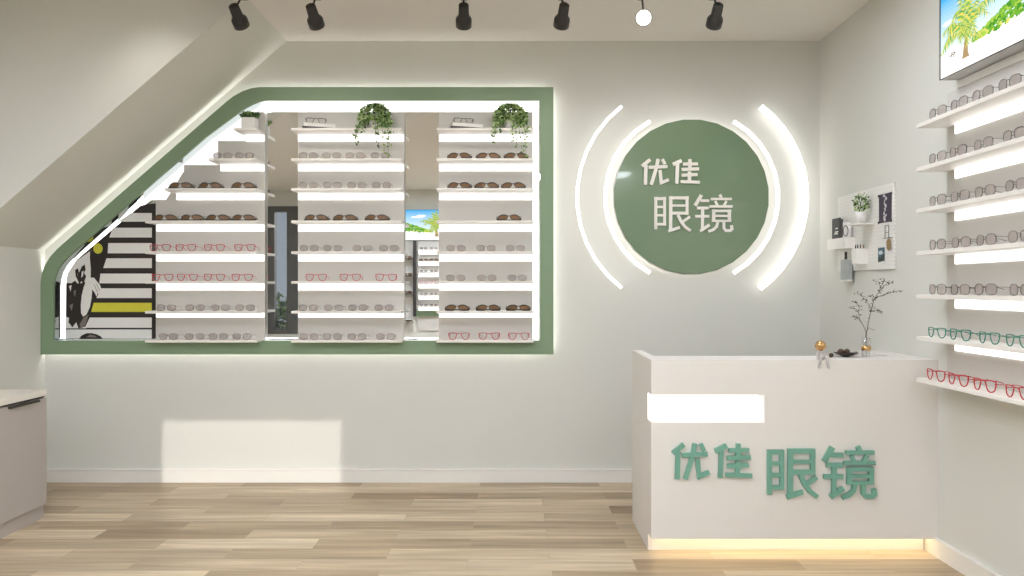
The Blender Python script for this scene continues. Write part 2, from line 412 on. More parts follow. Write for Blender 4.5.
# ------------------------------------------------------------------ eyewear
def superell(w, h, e, n=22, top=1.0, bot=1.0):
    out = []
    for i in range(n):
        a = 2*PI*i/n; c, s_ = math.cos(a), math.sin(a)
        x = w/2*math.copysign(abs(c)**(2/e), c); z = h/2*math.copysign(abs(s_)**(2/e), s_)
        k = bot+(top-bot)*(z/h+.5)
        out.append((x*k, z))
    return out
def glasses(kind):
    if kind == 'grey':   W, lw, lh, rt, fm, lm, tr = .118, .052, .037, .0012, GREYF, L_GREY, .0009
    elif kind == 'sun':  W, lw, lh, rt, fm, lm, tr = .152, .070, .038, .0018, BLKF, L_BRN, .0018
    elif kind == 'black': W, lw, lh, rt, fm, lm, tr = .130, .054, .036, .0022, BLKF, L_CLR, .0016
    elif kind == 'green': W, lw, lh, rt, fm, lm, tr = .124, .050, .041, .0024, GRNF, L_CLR, .0014
    else:                W, lw, lh, rt, fm, lm, tr = .124, .050, .041, .0024, REDF, L_CLR, .0014
    r = thing('sunglasses' if kind == 'sun' else 'eyeglasses', '', 'sunglasses' if kind == 'sun' else 'glasses')
    cx = W/2-lw/2
    fmb = MB(); lens = []
    for sg in (-1, 1):
        if kind == 'sun':
            base = [(.073, .002), (.0755, .010), (.070, .021), (.058, .031), (.040, .037), (.022, .036), (.009, .030), (.005, .024), (.013, .013), (.020, .004), (.030, .0018), (.050, .0015)]
            ol = [(x*sg, z) for x, z in base]
        else:
            e = 2.7 if kind == 'grey' else 3.4
            ol = [(x+cx*sg, z+lh/2+rt) for x, z in superell(lw, lh, e, 22, 1.0 if kind == 'grey' else 1.08, 1.0 if kind == 'grey' else .74)]
            if kind != 'grey':      # flat top, slanting towards the nose
                T = [(-.023, .039), (-.012, .041), (.004, .0415), (.018, .041), (.0265, .0395), (.0275, .034), (.026, .022), (.022, .010), (.014, .003), (.004, .001), (-.006, .002), (-.014, .009), (-.019, .020), (-.0225, .031)]
                kk = lw/.050
                ol = [(sg*(cx+x*kk), z*lh/.041+rt*.2) for x, z in T]
        cur = lambda x: (x*x*4.5 if kind == 'sun' else x*x*1.5)
        p3 = [(x, cur(x), z) for x, z in ol]
        fmb.tube(p3, rt, 6, closed=True)
        if kind == 'sun':
            fmb.prism_xz([(sg*.018, .0006), (sg*.072, .0006), (sg*.074, .0100), (sg*.050, .0075), (sg*.024, .0085)], -.001, .001)
            for a_, b2 in zip(p3[:7], p3[1:7]): fmb.tube([a_, b2], .0030, 6)
            fmb.tube([(sg*.073, .026, .010), (sg*.020, -.0005, .004)], .003, 6)
        l = MB(); l.poly(p3); q = [(x, y+.0012, z) for x, y, z in p3]; l.poly(q[::-1])
        lens.append(l)
    if kind == 'sun': fmb.tube([(-.008, 0, .029), (0, -.001, .031), (.008, 0, .029)], .002, 6); 
    else:
        g = cx-lw/2
        zb = lh*.72 if kind == 'grey' else lh*.86
        fmb.tube([(-g-.002, 0, zb), (-g*.4, -.001, zb+.003), (g*.4, -.001, zb+.003), (g+.002, 0, zb)], rt, 6)
    for sg in (-1, 1):  # hinges
        x = sg*(W/2+.0005); zz = lh*.75
        fmb.tube([(x-sg*.004, cur(x)*.9, zz), (x, cur(x)+.003, zz)], rt*1.1, 6)
    fmb.m(fm).done('front_frame', fm, r)
    for l in lens: l.done('lens', lm, r)
    L = .105
    for sg in (-1, 1):
        x = sg*(W/2+.0005); zz = lh*.75; yy = cur(x)+.003
        if kind == 'sun': t = MB().tube([(x, yy, zz*.7), (x, yy+.008+.006*(sg+1), zz*.4), (sg*.02, yy+.012+.006*(sg+1), .008), (-sg*.055, yy+.010+.006*(sg+1), .005)], [.0028, .0030, .0032, .0036], 6)
        else: t = MB().tube([(x, yy, zz), (x-sg*.002, yy+L*.7, zz-.002), (x-sg*.006, L-.002, zz-.008), (x-sg*.009, L+.016, zz-.020)], [tr, tr, tr*1.1, tr], 6)
        t.done('temple', fm, r)
    return r
PROTO = {k: glasses(k) for k in ('grey', 'sun', 'red', 'green', 'black')}
USED = set()
def put(kind, x, y, z, label, group, rz=0.0, s=1.0, tilt=0.0, keep=True):
    src = PROTO[kind]
    if kind in USED:
        o = src.copy(); COL.objects.link(o)
        for ch in src.children:
            c = ch.copy(); COL.objects.link(c); c.parent = o
    else:
        USED.add(kind); o = src
    o.location = (x, y, z); o.rotation_euler = (tilt, 0, rz); o.scale = (s, s, s)
    o['label'] = label
    o['group'] = group
    return o
ORD = ['first', 'second', 'third', 'fourth', 'fifth', 'sixth', 'seventh', 'eighth']
ROWN = ['top', 'second', 'third', 'fourth', 'fifth', 'sixth', 'seventh', 'bottom']
DESC = {'grey': 'grey-lensed thin glasses', 'sun': 'brown-lensed sunglasses', 'red': 'red-framed clear glasses', 'green': 'green-framed clear glasses'}
ROWS = {
 'left': {1: ('grey', [(214,231),(235,253)]), 2: ('sun', [(168,192),(197,221),(231,254)]), 3: ('sun', [(152,176.5),(178.5,203),(205,229),(231,254)]),
       4: ('red', [(149.5,170),(175,196),(204,224),(234,255)]), 5: ('red', [(152,172.5),(177,197),(204,224),(232,252)]),
       6: ('grey', [(157,175),(185.5,204),(211.5,229),(236,254)]), 7: ('grey', [(159.5,177),(185,204),(209.5,227),(232.5,251)])},
 'middle': {1: ('grey', [(299,317),(322.5,340.5),(346,364),(371,389.4)]), 2: ('grey', [(299,317),(323,341.5),(347.5,366),(372,391)]),
       3: ('sun', [(303,328),(332,356.5),(364,388.6)]), 4: ('grey', [(300,318),(323,342),(353,371),(379.5,398)]),
       5: ('red', [(305.5,326.5),(340,360),(376,396)]), 6: ('grey', [(299,317),(324,343),(348.5,367),(375,393)]), 7: ('grey', [(300,318),(323,341.6),(348,366),(377,394.5)])},
 'right': {1: ('sun', [(447,470.6),(476,500),(504,528.5)]), 2: ('sun', [(447,471),(475,498),(501,525)]), 3: ('sun', [(497,521)]),
       4: ('grey', [(447,465),(477,495),(506,525)]), 5: ('grey', [(446.5,464.6),(477.6,496),(508,526.4)]), 6: ('sun', [(445,469),(476,500),(507,530)]),
       7: ('red', [(448,470),(479,499.5),(508.5,529)])}}
for rk, rows in ROWS.items():
    for ri, (kind, spans) in rows.items():
        yg = 4.985
        for k, (a, b) in enumerate(spans):
            xc = XZ((a+b)/2, 0, yg)[0]
            if kind == 'sun': zoff = .0006
            else: zoff = .0008
            if len(spans) == 1: lab = 'single pair of %s on the %s shelf of the %s rack' % (DESC[kind], ROWN[ri], rk)
            else: lab = '%s, %s from left on the %s shelf of the %s rack' % (DESC[kind], ORD[k], ROWN[ri], rk)
            put(kind, xc, yg, SHZ[ri]+zoff, lab, '%s rack eyewear, %s shelf' % (rk, ROWN[ri]), rz=random.uniform(-.04, .04) if kind == 'grey' else random.uniform(-.08, .08), s=1.0)

# ------------------------------------------------------------------ striped poster inside the frame
def poster():
    y = YM-.013
    d = y
    cp = lambda u, v: XZ(35+u/3.6, 200+v/3.6, d)
    W_ = mat('print_white', S(232, 230, 226), .6); Y_ = mat('print_yellow', S(208, 202, 60), .6); K_ = mat('print_black', S(38, 30, 26), .6)
    G_ = mat('print_grey', S(120, 110, 104), .6)
    m = MB(); m.m(K_)
    # board with the slanted upper left corner
    bd = [(110, 500), (436, 500), (436, 12), (425, 12), (380, 20), (330, 62), (150, 215), (118, 262), (112, 290)]
    m.prism_xz([cp(*p) for p in bd][::-1], y, y+.006)
    m.m(W_)
    t = .0006; L = [0]
    def flat(pts, mt):
        m.m(mt); L[0] += 1; yy = y-.0003*L[0]-.0002
        m.poly([(cp(*p)[0], yy, cp(*p)[1]) for p in pts])
    flat([(112, 290), (118, 262), (150, 218), (205, 180), (200, 285), (165, 300), (112, 300)], W_)
    flat([(112, 420), (140, 430), (185, 462), (112, 462)], W_)
    for v0, v1, ul, ub in ((47, 78, 345, 300), (100, 135, 280, 268), (155, 192, 264, 262), (210, 245, 258, 246), (265, 300, 236, 232), (318, 353, 238, 222), (423, 460, 198, 180)):
        flat([(ul, v0), (421, v0), (421, v1), (ub, v1)], W_)
    flat([(212, 370), (421, 370), (421, 403), (203, 403)], Y_)
    flat([(110, 466), (421, 466), (421, 499), (110, 499)], W_)
    flat([(160, 499), (168, 488), (185, 480), (205, 479), (225, 484), (238, 491), (245, 499)], K_)
    flat([(185, 494), (200, 484), (215, 487), (225, 495)], G_)
    # yellow disc, dark hair, pale raised hand
    flat([(228+17*math.cos(a*PI/8), 175+19*math.sin(a*PI/8)) for a in range(16)], Y_)
    flat([(200, 178), (222, 196), (248, 192), (258, 150), (264, 160), (260, 200), (246, 240), (232, 276), (205, 285), (198, 230)], K_)
    flat([(118, 298), (132, 300), (146, 290), (158, 306), (164, 340), (163, 385), (172, 418), (184, 430), (176, 458), (158, 462), (150, 440), (136, 458), (122, 440), (128, 400), (119, 370)], K_)
    flat([(146, 252), (156, 246), (160, 262), (170, 240), (180, 232), (184, 250), (178, 262), (186, 276), (176, 300), (168, 292), (162, 304), (154, 286), (148, 274)], K_)
    flat([(170, 258), (177, 255), (174, 274), (168, 280)], W_); flat([(152, 262), (158, 266), (156, 278)], G_)
    flat([(124, 310), (134, 306), (130, 330)], W_); flat([(140, 330), (150, 322), (146, 350)], G_); flat([(126, 380), (140, 372), (134, 400)], G_)
    flat([(190, 205), (199, 205), (203, 250), (202, 284), (192, 292), (186, 310), (182, 300), (188, 260)], W_)
    flat([(188, 288), (200, 279), (215, 280), (226, 294), (236, 306), (242, 322), (240, 334), (236, 330), (234, 344), (228, 334), (224, 348), (216, 332), (208, 322), (206, 352), (200, 385), (188, 412), (176, 420), (168, 408), (167, 378), (170, 345), (178, 312)], W_)
    flat([(214, 304), (215, 303), (228, 331), (226, 332)], G_); flat([(222, 300), (223, 299), (236, 326), (234, 327)], G_)
    flat([(176, 424), (196, 412), (184, 448), (172, 462), (162, 450)], G_)
    o = m.done('wall_poster', None, recalc=False)
    tag(o, 'black and white striped poster with one yellow stripe and a pale raised hand', 'poster')
poster()

# ------------------------------------------------------------------ plants and books on the top shelves
def pot_lathe(r0, r1, h): return [(0, 0), (r0, 0), (r1, h), (r1-.004, h), (r1-.005, h-.01), (0, h-.01)]
def ivy(px, label):
    yc = YSF+.075; z0 = SHZ[0]
    x = XZ(px, 0, yc)[0]
    p = thing('ivy_plant', label, 'plant', (x, yc, z0), 'trailing ivy plants on the top shelves')
    MB().lathe(pot_lathe(.028, .038, .055), (0, 0, .0005)).done('pot', POTW, p)
    lf = MB(); st = MB()
    for i in range(520):
        a = random.uniform(0, 2*PI); u = random.random()**.6
        ph = random.uniform(0, PI*.62)
        rx = .104*math.sin(ph); zz = .070+.088*math.cos(ph)
        q = (rx*math.cos(a)*u**.3, max(-.070, min(.055, rx*math.sin(a)*.55*u**.3)), zz)
        lf.m((LEAF1, LEAF2, LEAF3)[random.choice((0, 0, 1, 1, 2))])
        lf.leaf(q, (math.cos(a)*.8, math.sin(a)*.5-.3, random.uniform(-.9, .4)), .018, .024)
    # strands
    ends = [(-.095, -.085, .062), (-.108, -.05, .07), (-.105, -.095, .075), (.10, -.06, .062), (.105, -.10, .07), (.04, -.115, .09), (.075, -.15, .09), (.10, -.175, .09), (-.06, -.02, .07), (.02, -.085, .09), (.115, -.02, .06), (-.09, .0, .07)]
    for ex, ez, ey in ends:
        n = 9; pts = []
        for k in range(n):
            t = k/(n-1)
            yy = -min(ey*1.25, .10)*math.sin(t*PI/2)-.0
            pts.append((ex*(1-(1-t)**1.7), yy, .075+(ez-.075)*t**1.8))
        st.tube(pts, .0012, 4)
        for k in range(1, n):
            for _ in range(3):
                t = Vector(pts[k])+Vector((random.uniform(-.008, .008), random.uniform(-.004, .004), random.uniform(-.008, .008)))
                lf.m((LEAF1, LEAF2, LEAF3)[random.choice((0, 0, 1, 2))])
                lf.leaf(t, (random.uniform(-1, 1), random.uniform(-.6, .2), random.uniform(-1, .5)), .014, .018)
    st.done('stem', LEAF3, p); lf.done('foliage', None, p, recalc=False)
    return p
ivy(375, 'trailing green ivy in a small pot on the top shelf of the middle rack')
ivy(510, 'trailing green ivy in a small pot on the top shelf of the right rack')
# small planter on the left rack
x0 = XZ(249.5, 0, 5.02)[0]
p = thing('potted_plant', 'small leafy plant in a square white planter on the slanted top shelf', 'plant', (x0, 5.03, SHZ[0]))
m = MB(); s_ = .042
for a, b in ((0, .052),): m.box(-s_, s_, -s_, s_, .0005, .072)
m.done('planter', POTW, p, bevel=.004)
lf = MB()
for i in range(150):
    a = random.uniform(0, 2*PI); r_ = random.uniform(0, .045)
    lf.m((LEAF3, LEAF3, LEAF1)[i % 3]); lf.leaf((r_*math.cos(a), r_*math.sin(a), .074+random.uniform(0, .02)), (math.cos(a)*.7, math.sin(a)*.7, random.uniform(.2, 1)), .016, .03)
lf.done('foliage', None, p, recalc=False)
def bookset(px, rk):
    y = 5.03; x = XZ(px, 0, y)[0]; z = SHZ[0]
    b = thing('book', 'thin white book with black cover edge, lying on the %s rack top shelf' % rk, 'book', (x, y, z), 'books under the black glasses', rz=.30)
    MB().box(-.104, .104, -.056, .050, .0005, .009).done('cover', DARK, b)
    MB().box(-.096, .098, -.046, .049, .0092, .030).done('pages', mat('paper', S(235, 233, 228), .8), b)
    MB().box(-.100, .100, -.050, .050, .0302, .0335).done('cover', mat('book_grey', S(214, 212, 208), .4), b)
    put('black', x-.012, y-.025, z+.0345, 'black-framed glasses on the white book, top shelf of the %s rack' % rk, 'black glasses on books', rz=.25, s=.92)
bookset(319, 'middle'); bookset(466, 'right')

# ------------------------------------------------------------------ glyph strokes (u right, v down)
YOU = [([(248, 98), (132, 192)], 48), ([(188, 172), (180, 455)], 48), ([(230, 209), (490, 198)], 44), ([(360, 90), (338, 205), (262, 455)], 46), ([(418, 92), (456, 165)], 42), ([(385, 248), (404, 428), (508, 382)], 44)]
JIA = [([(688, 112), (566, 168)], 50), ([(632, 160), (620, 440)], 46), ([(805, 92), (803, 225)], 46), ([(708, 161), (916, 159)], 42), ([(690, 238), (932, 230)], 44), ([(800, 268), (797, 405)], 46), ([(690, 320), (910, 310)], 42), ([(675, 410), (946, 420)], 42)]
YAN = [([(82, 82), (82, 450)], 38), ([(182, 82), (182, 408)], 34), ([(64, 101), (198, 101)], 38), ([(90, 195), (175, 195)], 30), ([(90, 290), (175, 290)], 30), ([(90, 391), (198, 391)], 34),
       ([(252, 74), (250, 462)], 42), ([(435, 74), (435, 285)], 38), ([(232, 93), (454, 93)], 40), ([(260, 180), (430, 180)], 30), ([(260, 266), (452, 266)], 38),
       ([(222, 470), (355, 428)], 38), ([(468, 306), (380, 368)], 36), ([(332, 284), (366, 360), (414, 424), (474, 468)], 38)]
JING = [([(598, 60), (528, 180)], 44), ([(590, 125), (685, 125)], 36), ([(548, 208), (680, 208)], 36), ([(612, 212), (608, 458)], 38), ([(525, 302), (685, 302)], 36), ([(580, 470), (688, 398)], 40),
        ([(805, 55), (822, 92)], 38), ([(703, 105), (940, 105)], 32), ([(752, 128), (778, 180)], 30), ([(880, 128), (852, 180)], 30), ([(690, 190), (948, 190)], 32),
        ([(735, 225), (735, 366)], 42), ([(914, 225), (914, 366)], 40), ([(716, 241), (934, 241)], 32), ([(740, 298), (910, 298)], 28), ([(716, 353), (934, 353)], 28),
        ([(782, 362), (768, 418), (730, 455), (676, 474)], 36), ([(850, 362), (850, 438), (872, 464), (922, 464), (942, 446), (936, 402)], 36)]
def glyph(strokes, fmap, sc_, y0, y1, parent, mt, wk=1.0, label=None):
    m = MB()
    for i, (pts, w) in enumerate(strokes):
        m.stroke([fmap(*p) for p in pts], w*sc_*wk, y0-.00012*i, y1)
    o = m.done('character', mt)
    if parent: rebase(o, parent)
    return o

# ------------------------------------------------------------------ round logo sign and light arcs
YD = 5.02
cx, cz = XZ(691.5, 196.7, YD); R = 77.6/F*YD
sign = thing('logo_sign', 'round glossy green wall sign with four raised pale Chinese characters', 'sign', (cx, YB, cz))
NG = 28
pl = lambda r, n=NG: [(cx+r*math.cos(2*PI*(i+.5)/n), cz+r*math.sin(2*PI*(i+.5)/n)) for i in range(n)]
rebase(MB().prism_xz(pl(R), YD, YD+.02).done('disc', DISCG), sign)
rebase(MB().prism_xz(pl(R+.006), YD+.0205, YD+.026).done('backing_plate', WHITE), sign)
rebase(MB().ring_xz(pl(R-.02), pl(R-.035), YD+.0265, YB-.003).done('halo_light', LEDDISC), sign)
dd = YD-.012
fA = lambda u, v: XZ(630+(60+(u-125)*.374)/5.233, 140+(95+(v-80)*.370)/5.233, dd)
fB = lambda u, v: XZ(630+(125+(u-60)*.464)/5.233, 140+(285+(v-55)*.462)/5.233, dd)
for g in (YOU, JIA): glyph(g, fA, .374/5.233/F*dd, dd, YD-.0003, sign, LETW, 1.0)
for g in (YAN, JING): glyph(g, fB, .464/5.233/F*dd, dd, YD-.0003, sign, LETW, .86)
def arc(rpx, a0, a1, r, mt, label, n=11, dc=0, y=5.03):
    C = XZ(691.7+dc, 197.2, y); R_ = rpx/F*y
    pts = [(C[0]+R_*math.cos(a0+(a1-a0)*i/n), y, C[1]+R_*math.sin(a0+(a1-a0)*i/n)) for i in range(n+1)]
    t = thing('light_arc', label, 'light', (pts[0][0], YB, pts[0][2]), 'curved light tubes beside the round sign')
    rebase(MB().tube(pts, r, 10).done('tube', mt), t)
    m = MB()
    for i in (1, n//2, n-1): m.tube([pts[i], (pts[i][0], YB, pts[i][2])], .004, 8)
    rebase(m.done('bracket', WHITE), t)
D2 = PI/180
arc(86.5, (180-61)*D2, (180+61)*D2, .0125, LEDARC, 'inner curved white light tube on the left rim of the round sign')
arc(86.5, 61*D2, -61*D2, .0125, LEDARC, 'inner curved white light tube on the right rim of the round sign')
arc(114.7, (180-52.3)*D2, (180+52.3)*D2, .0105, LEDARC, 'outer thin light arc standing off left of the round sign')
arc(113, 53*D2, -53.5*D2, .019, LEDARC2, 'outer thick glaring light arc standing off right of the round sign', n=14, dc=1)

# ------------------------------------------------------------------ reception counter
CF = 3.671; CBK = 4.244; XC = .639; ZT = .902; KY = CF+.09
ct = thing('reception_counter', 'white reception counter with glowing slot and four green Chinese characters', 'counter', (1.3, KY, 0))
xi = XR-.0005
m = MB()
sx1, sz0, sz1, sd = 1.158, .614, .741, .095
# front block built round the corner notch
m.box(XC, xi, CF, CF+.22, sz1, ZT); m.box(XC, xi, CF, CF+.22, .08, sz0); m.box(sx1, xi, CF, CF+.22, sz0, sz1); m.box(XC, sx1, CF+sd, CF+.22, sz0, sz1)
m.box(XC, XC+.05, CF+.22, CBK, .08, ZT)
m.box(1.84, xi, CF+.22, CBK, .08, ZT)
m.box(XC+.05, 1.84, CF+.22, CBK, .70, .74)
m.box(XC, XC+.02, KY, CBK, 0, .08)
rebase(m.done('body', COUNTERW), ct)
rebase(MB().box(XC+.02, XR-.019, KY, KY+.02, 0, .08).done('plinth', WHITE), ct)
rebase(MB().box(XC+.03, sx1-.0005, CF+sd-.006, CF+sd-.0005, sz0+.001, sz1-.001).done('glow_panel', LEDBOX), ct)['label'] = 'glowing white slot panel'
rebase(MB().box(XC+.001, XC+.03, CF+sd-.006, CF+sd-.0005, sz0+.001, sz1-.001).done('glow_panel', LEDBOX), ct)
rebase(MB().box(XC+.02, XR-.02, CF+.045, CF+.057, .074, .0795).done('light_strip', LEDWARM), ct)['label'] = 'warm white light strip under the front edge'
dl = CF-.016
gA = lambda u, v: XZ(660+u/10.24, 435+v/10.24, dl)
gB = lambda u, v: XZ(760+u/8.19, 440+v/8.19, dl)
for g in (YOU, JIA): glyph(g, gA, 1/10.24/F*dl, dl, CF-.0003, ct, LETG)
for g in (YAN, JING): glyph(g, gB, 1/8.19/F*dl, dl, CF-.0003, ct, LETG)

# counter-top items
fg = thing('astronaut_figurine', 'small pale seated figurine with a golden ball head on the counter edge', 'figurine', (1.427, 3.70, ZT))
b = MB()
b.lathe([(0, .0005), (.012, .001), (.014, .008), (.0135, .022), (.011, .034), (.006, .040), (0, .041)], (0, 0, 0), 16)
for sg in (-1, 1):
    b.tube([(sg*.010, -.004, .008), (sg*.014, -.024, .010), (sg*.0155, -.0355, .006), (sg*.018, -.037, -.014), (sg*.021, -.038, -.030)], [.006, .0058, .0055, .005, .0045], 10)
    b.ball((sg*.022, -.041, -.033), .0062, 10, (1, 1.4, .8))
    b.tube([(sg*.011, 0, .033), (sg*.019, -.006, .024), (sg*.022, -.014, .008), (sg*.020, -.018, .005)], [.0048, .0045, .004, .0035], 8)
b.done('body', SILV, fg)
h = MB(); h.ball((0, 0, .063), .0245, 20); h.tube([(-.0235, 0, .062), (-.026, 0, .062)], .005, 10); h.tube([(.0235, 0, .062), (.026, 0, .062)], .005, 10)
h.done('helmet', GOLD, fg)
bw = thing('bowl', 'dark shallow wavy bowl holding brown nuts on the counter', 'bowl', (1.597, 3.83, ZT))
m = MB(); prof = [(0, .0005), (.016, .0005), (.018, .003), (.034, .010), (.054, .0205), (.053, .022), (.032, .0125), (.014, .006), (0, .005)]
m.lathe(prof, (0, 0, 0), 32)
for v in m.bm.verts:
    r_ = math.hypot(v.co.x, v.co.y); a = math.atan2(v.co.y, v.co.x)
    if r_ > .03: v.co.z += .003*math.cos(4*a)*(r_/.054)
m.done('bowl_shell', BOWLM, bw)
for (x, y, z, r_, lab) in ((1.573, 3.828, .0255, .0145, 'larger brown walnut at the left inside the dark bowl'), (1.604, 3.832, .0255, .0135, 'smaller brown walnut at the right inside the dark bowl'), (1.516, 3.80, .0105, .0105, 'lone brown walnut on the counter between figurine and bowl')):
    n = MB(); n.ball((0, 0, 0), r_, 16)
    for v in n.bm.verts: v.co *= 1+.05*math.sin(v.co.x*900)*math.cos(v.co.z*700)
    o = n.done('walnut', BROWNN); o.location = (x, y, ZT+z); tag(o, lab, 'nut', 'walnuts on the counter')
vs = thing('glass_vase', 'clear glass vase with a gold band on the counter', 'vase', (1.698, 3.837, ZT))
MB().lathe([(0, .0005), (.018, .0005), (.020, .003), (.020, .092), (.0185, .092), (.0185, .006), (0, .005)], n=24).done('glass_body', GLASS, vs)
MB().lathe([(.0203, .030), (.0225, .031), (.0225, .053), (.0203, .054)], n=24).done('gold_band', GOLD, vs)
br = thing('twig_branches', 'sparse thin branches with tiny dark leaves standing in the glass vase', 'branch', (1.698, 3.837, ZT+.008))
tw = MB(); lf = MB(); sv = F/3.837
q = lambda x, y, dy=0: ((x-866)/sv, dy, (356.0-y)/sv-.008)
paths = [[(866.5,356),(866,345),(866.5,332),(868,324),(870,314),(873,302),(875,297),(879,291),(884,285),(888,282)],
         [(866.5,354),(865.5,343),(866,331),(863,324),(860,319),(857,317),(852,316)],
         [(870,314),(872,308),(870,304),(866,299),(862,294),(858,293)], [(873,302),(872,297),(868,295)], [(879,291),(881,286),(880,281),(875,280)],
         [(875,297),(881,295),(886,293),(893,291),(898,290)], [(886,285),(890,283),(895,281)], [(871,311),(876,309),(880,311),(884,313)], [(860,319),(858,312),(854,308),(847,307)],
         [(858,312),(860,306),(856,300)], [(867,330),(869,327),(872,329),(875,329)], [(881,286),(883,281),(882,279)]]
for k, pth in enumerate(paths):
    dy = random.uniform(-.03, .03) if k > 1 else 0
    pts = [q(x, y, dy*min(1, i/3)) for i, (x, y) in enumerate(pth)]
    tw.tube(pts, [.0022*(1-.55*i/len(pts)) if k < 2 else .0011 for i in range(len(pts))], 5)
    for i in range(len(pts)-1):
        if pth[i][1] > 326: continue
        if k in (0, 1) and i < 4: cnt = 2
        else: cnt = 5
        for _ in range(cnt):
            t = random.random(); a = Vector(pts[i]).lerp(Vector(pts[i+1]), t)+Vector((random.uniform(-.008, .008), random.uniform(-.012, .012), random.uniform(-.006, .006)))
            lf.leaf(a, (random.uniform(-1, 1), random.uniform(-1, 1), random.uniform(-.3, .8)), .006, .013)
tw.done('twig', TWIG, br); lf.done('leaves', TWLEAF, br, recalc=False)

# ------------------------------------------------------------------ right wall shelves
RZ = [1.965, 1.770, 1.585, 1.396, 1.203, 1.017, .831]
XSF = 1.811; DY1 = 800*XSF/(916.2-512); DY0 = 1.6
rr = thing('wall_display', 'long white shelves with light bars on the right wall under the screen', 'display rack', (XR, 2.6, RZ[-1]))
xp = XR-.010
rebase(MB().box(xp, XR-.0005, DY0, DY1-.01, RZ[-1]-.02, 2.10).done('back_panel', PANEL), rr)
rebase(MB().box(xp-.004, XR-.0005, DY0, 800*1.944/(958-512), 2.1005, 2.134).done('lit_band', WHITE), rr)  # band of light below the screen, put in as a white strip
for i, z in enumerate(RZ):
    rebase(MB().box(XSF, xp-.0005, DY0, DY1, z-.018, z).done('shelf', WHITE, bevel=.0015), rr)
    if i < 6: rebase(MB().box(xp-.007, xp-.0005, DY0+.02, 3.50, z-.018-.041, z-.0185).done('light_bar', LED), rr)
RG = [('grey', [(928.5,945),(949,967),(971.6,991.5),(997.4,1019.5)]), ('grey', [(928,945),(948,966),(972.5,992),(1002,1024)]), ('grey', [(928,945),(950,968),(974,993.6),(1004,1026)]),
      ('grey', [(928,945),(951,969),(975,995),(1007.5,1031)]), ('grey', [(928,945),(950,968),(974,995),(1008,1031)]), ('green', [(928,943.6),(950,968),(978,998),(1005.5,1028)]), ('red', [(926.4,943),(948,966),(973,993.7),(1005.5,1028)])]
RN = ['top', 'second', 'third', 'fourth', 'fifth', 'sixth', 'bottom']
for i, (kind, sp) in enumerate(RG):
    for k, (a, b_) in enumerate(sp):
        xg = 1.826; ya = F*xg/(a-512); yb = F*xg/(b_-512)
        w = {'grey': .118}.get(kind, .124)
        put(kind, xg, (ya+yb)/2, RZ[i]+.0008, '%s, %s from the corner end on the %s right-wall shelf' % (DESC[kind], ORD[k], RN[i]), 'right wall eyewear, %s shelf' % RN[i], rz=-PI/2+random.uniform(-.05, .05), s=min(1.16, abs(ya-yb)/w))

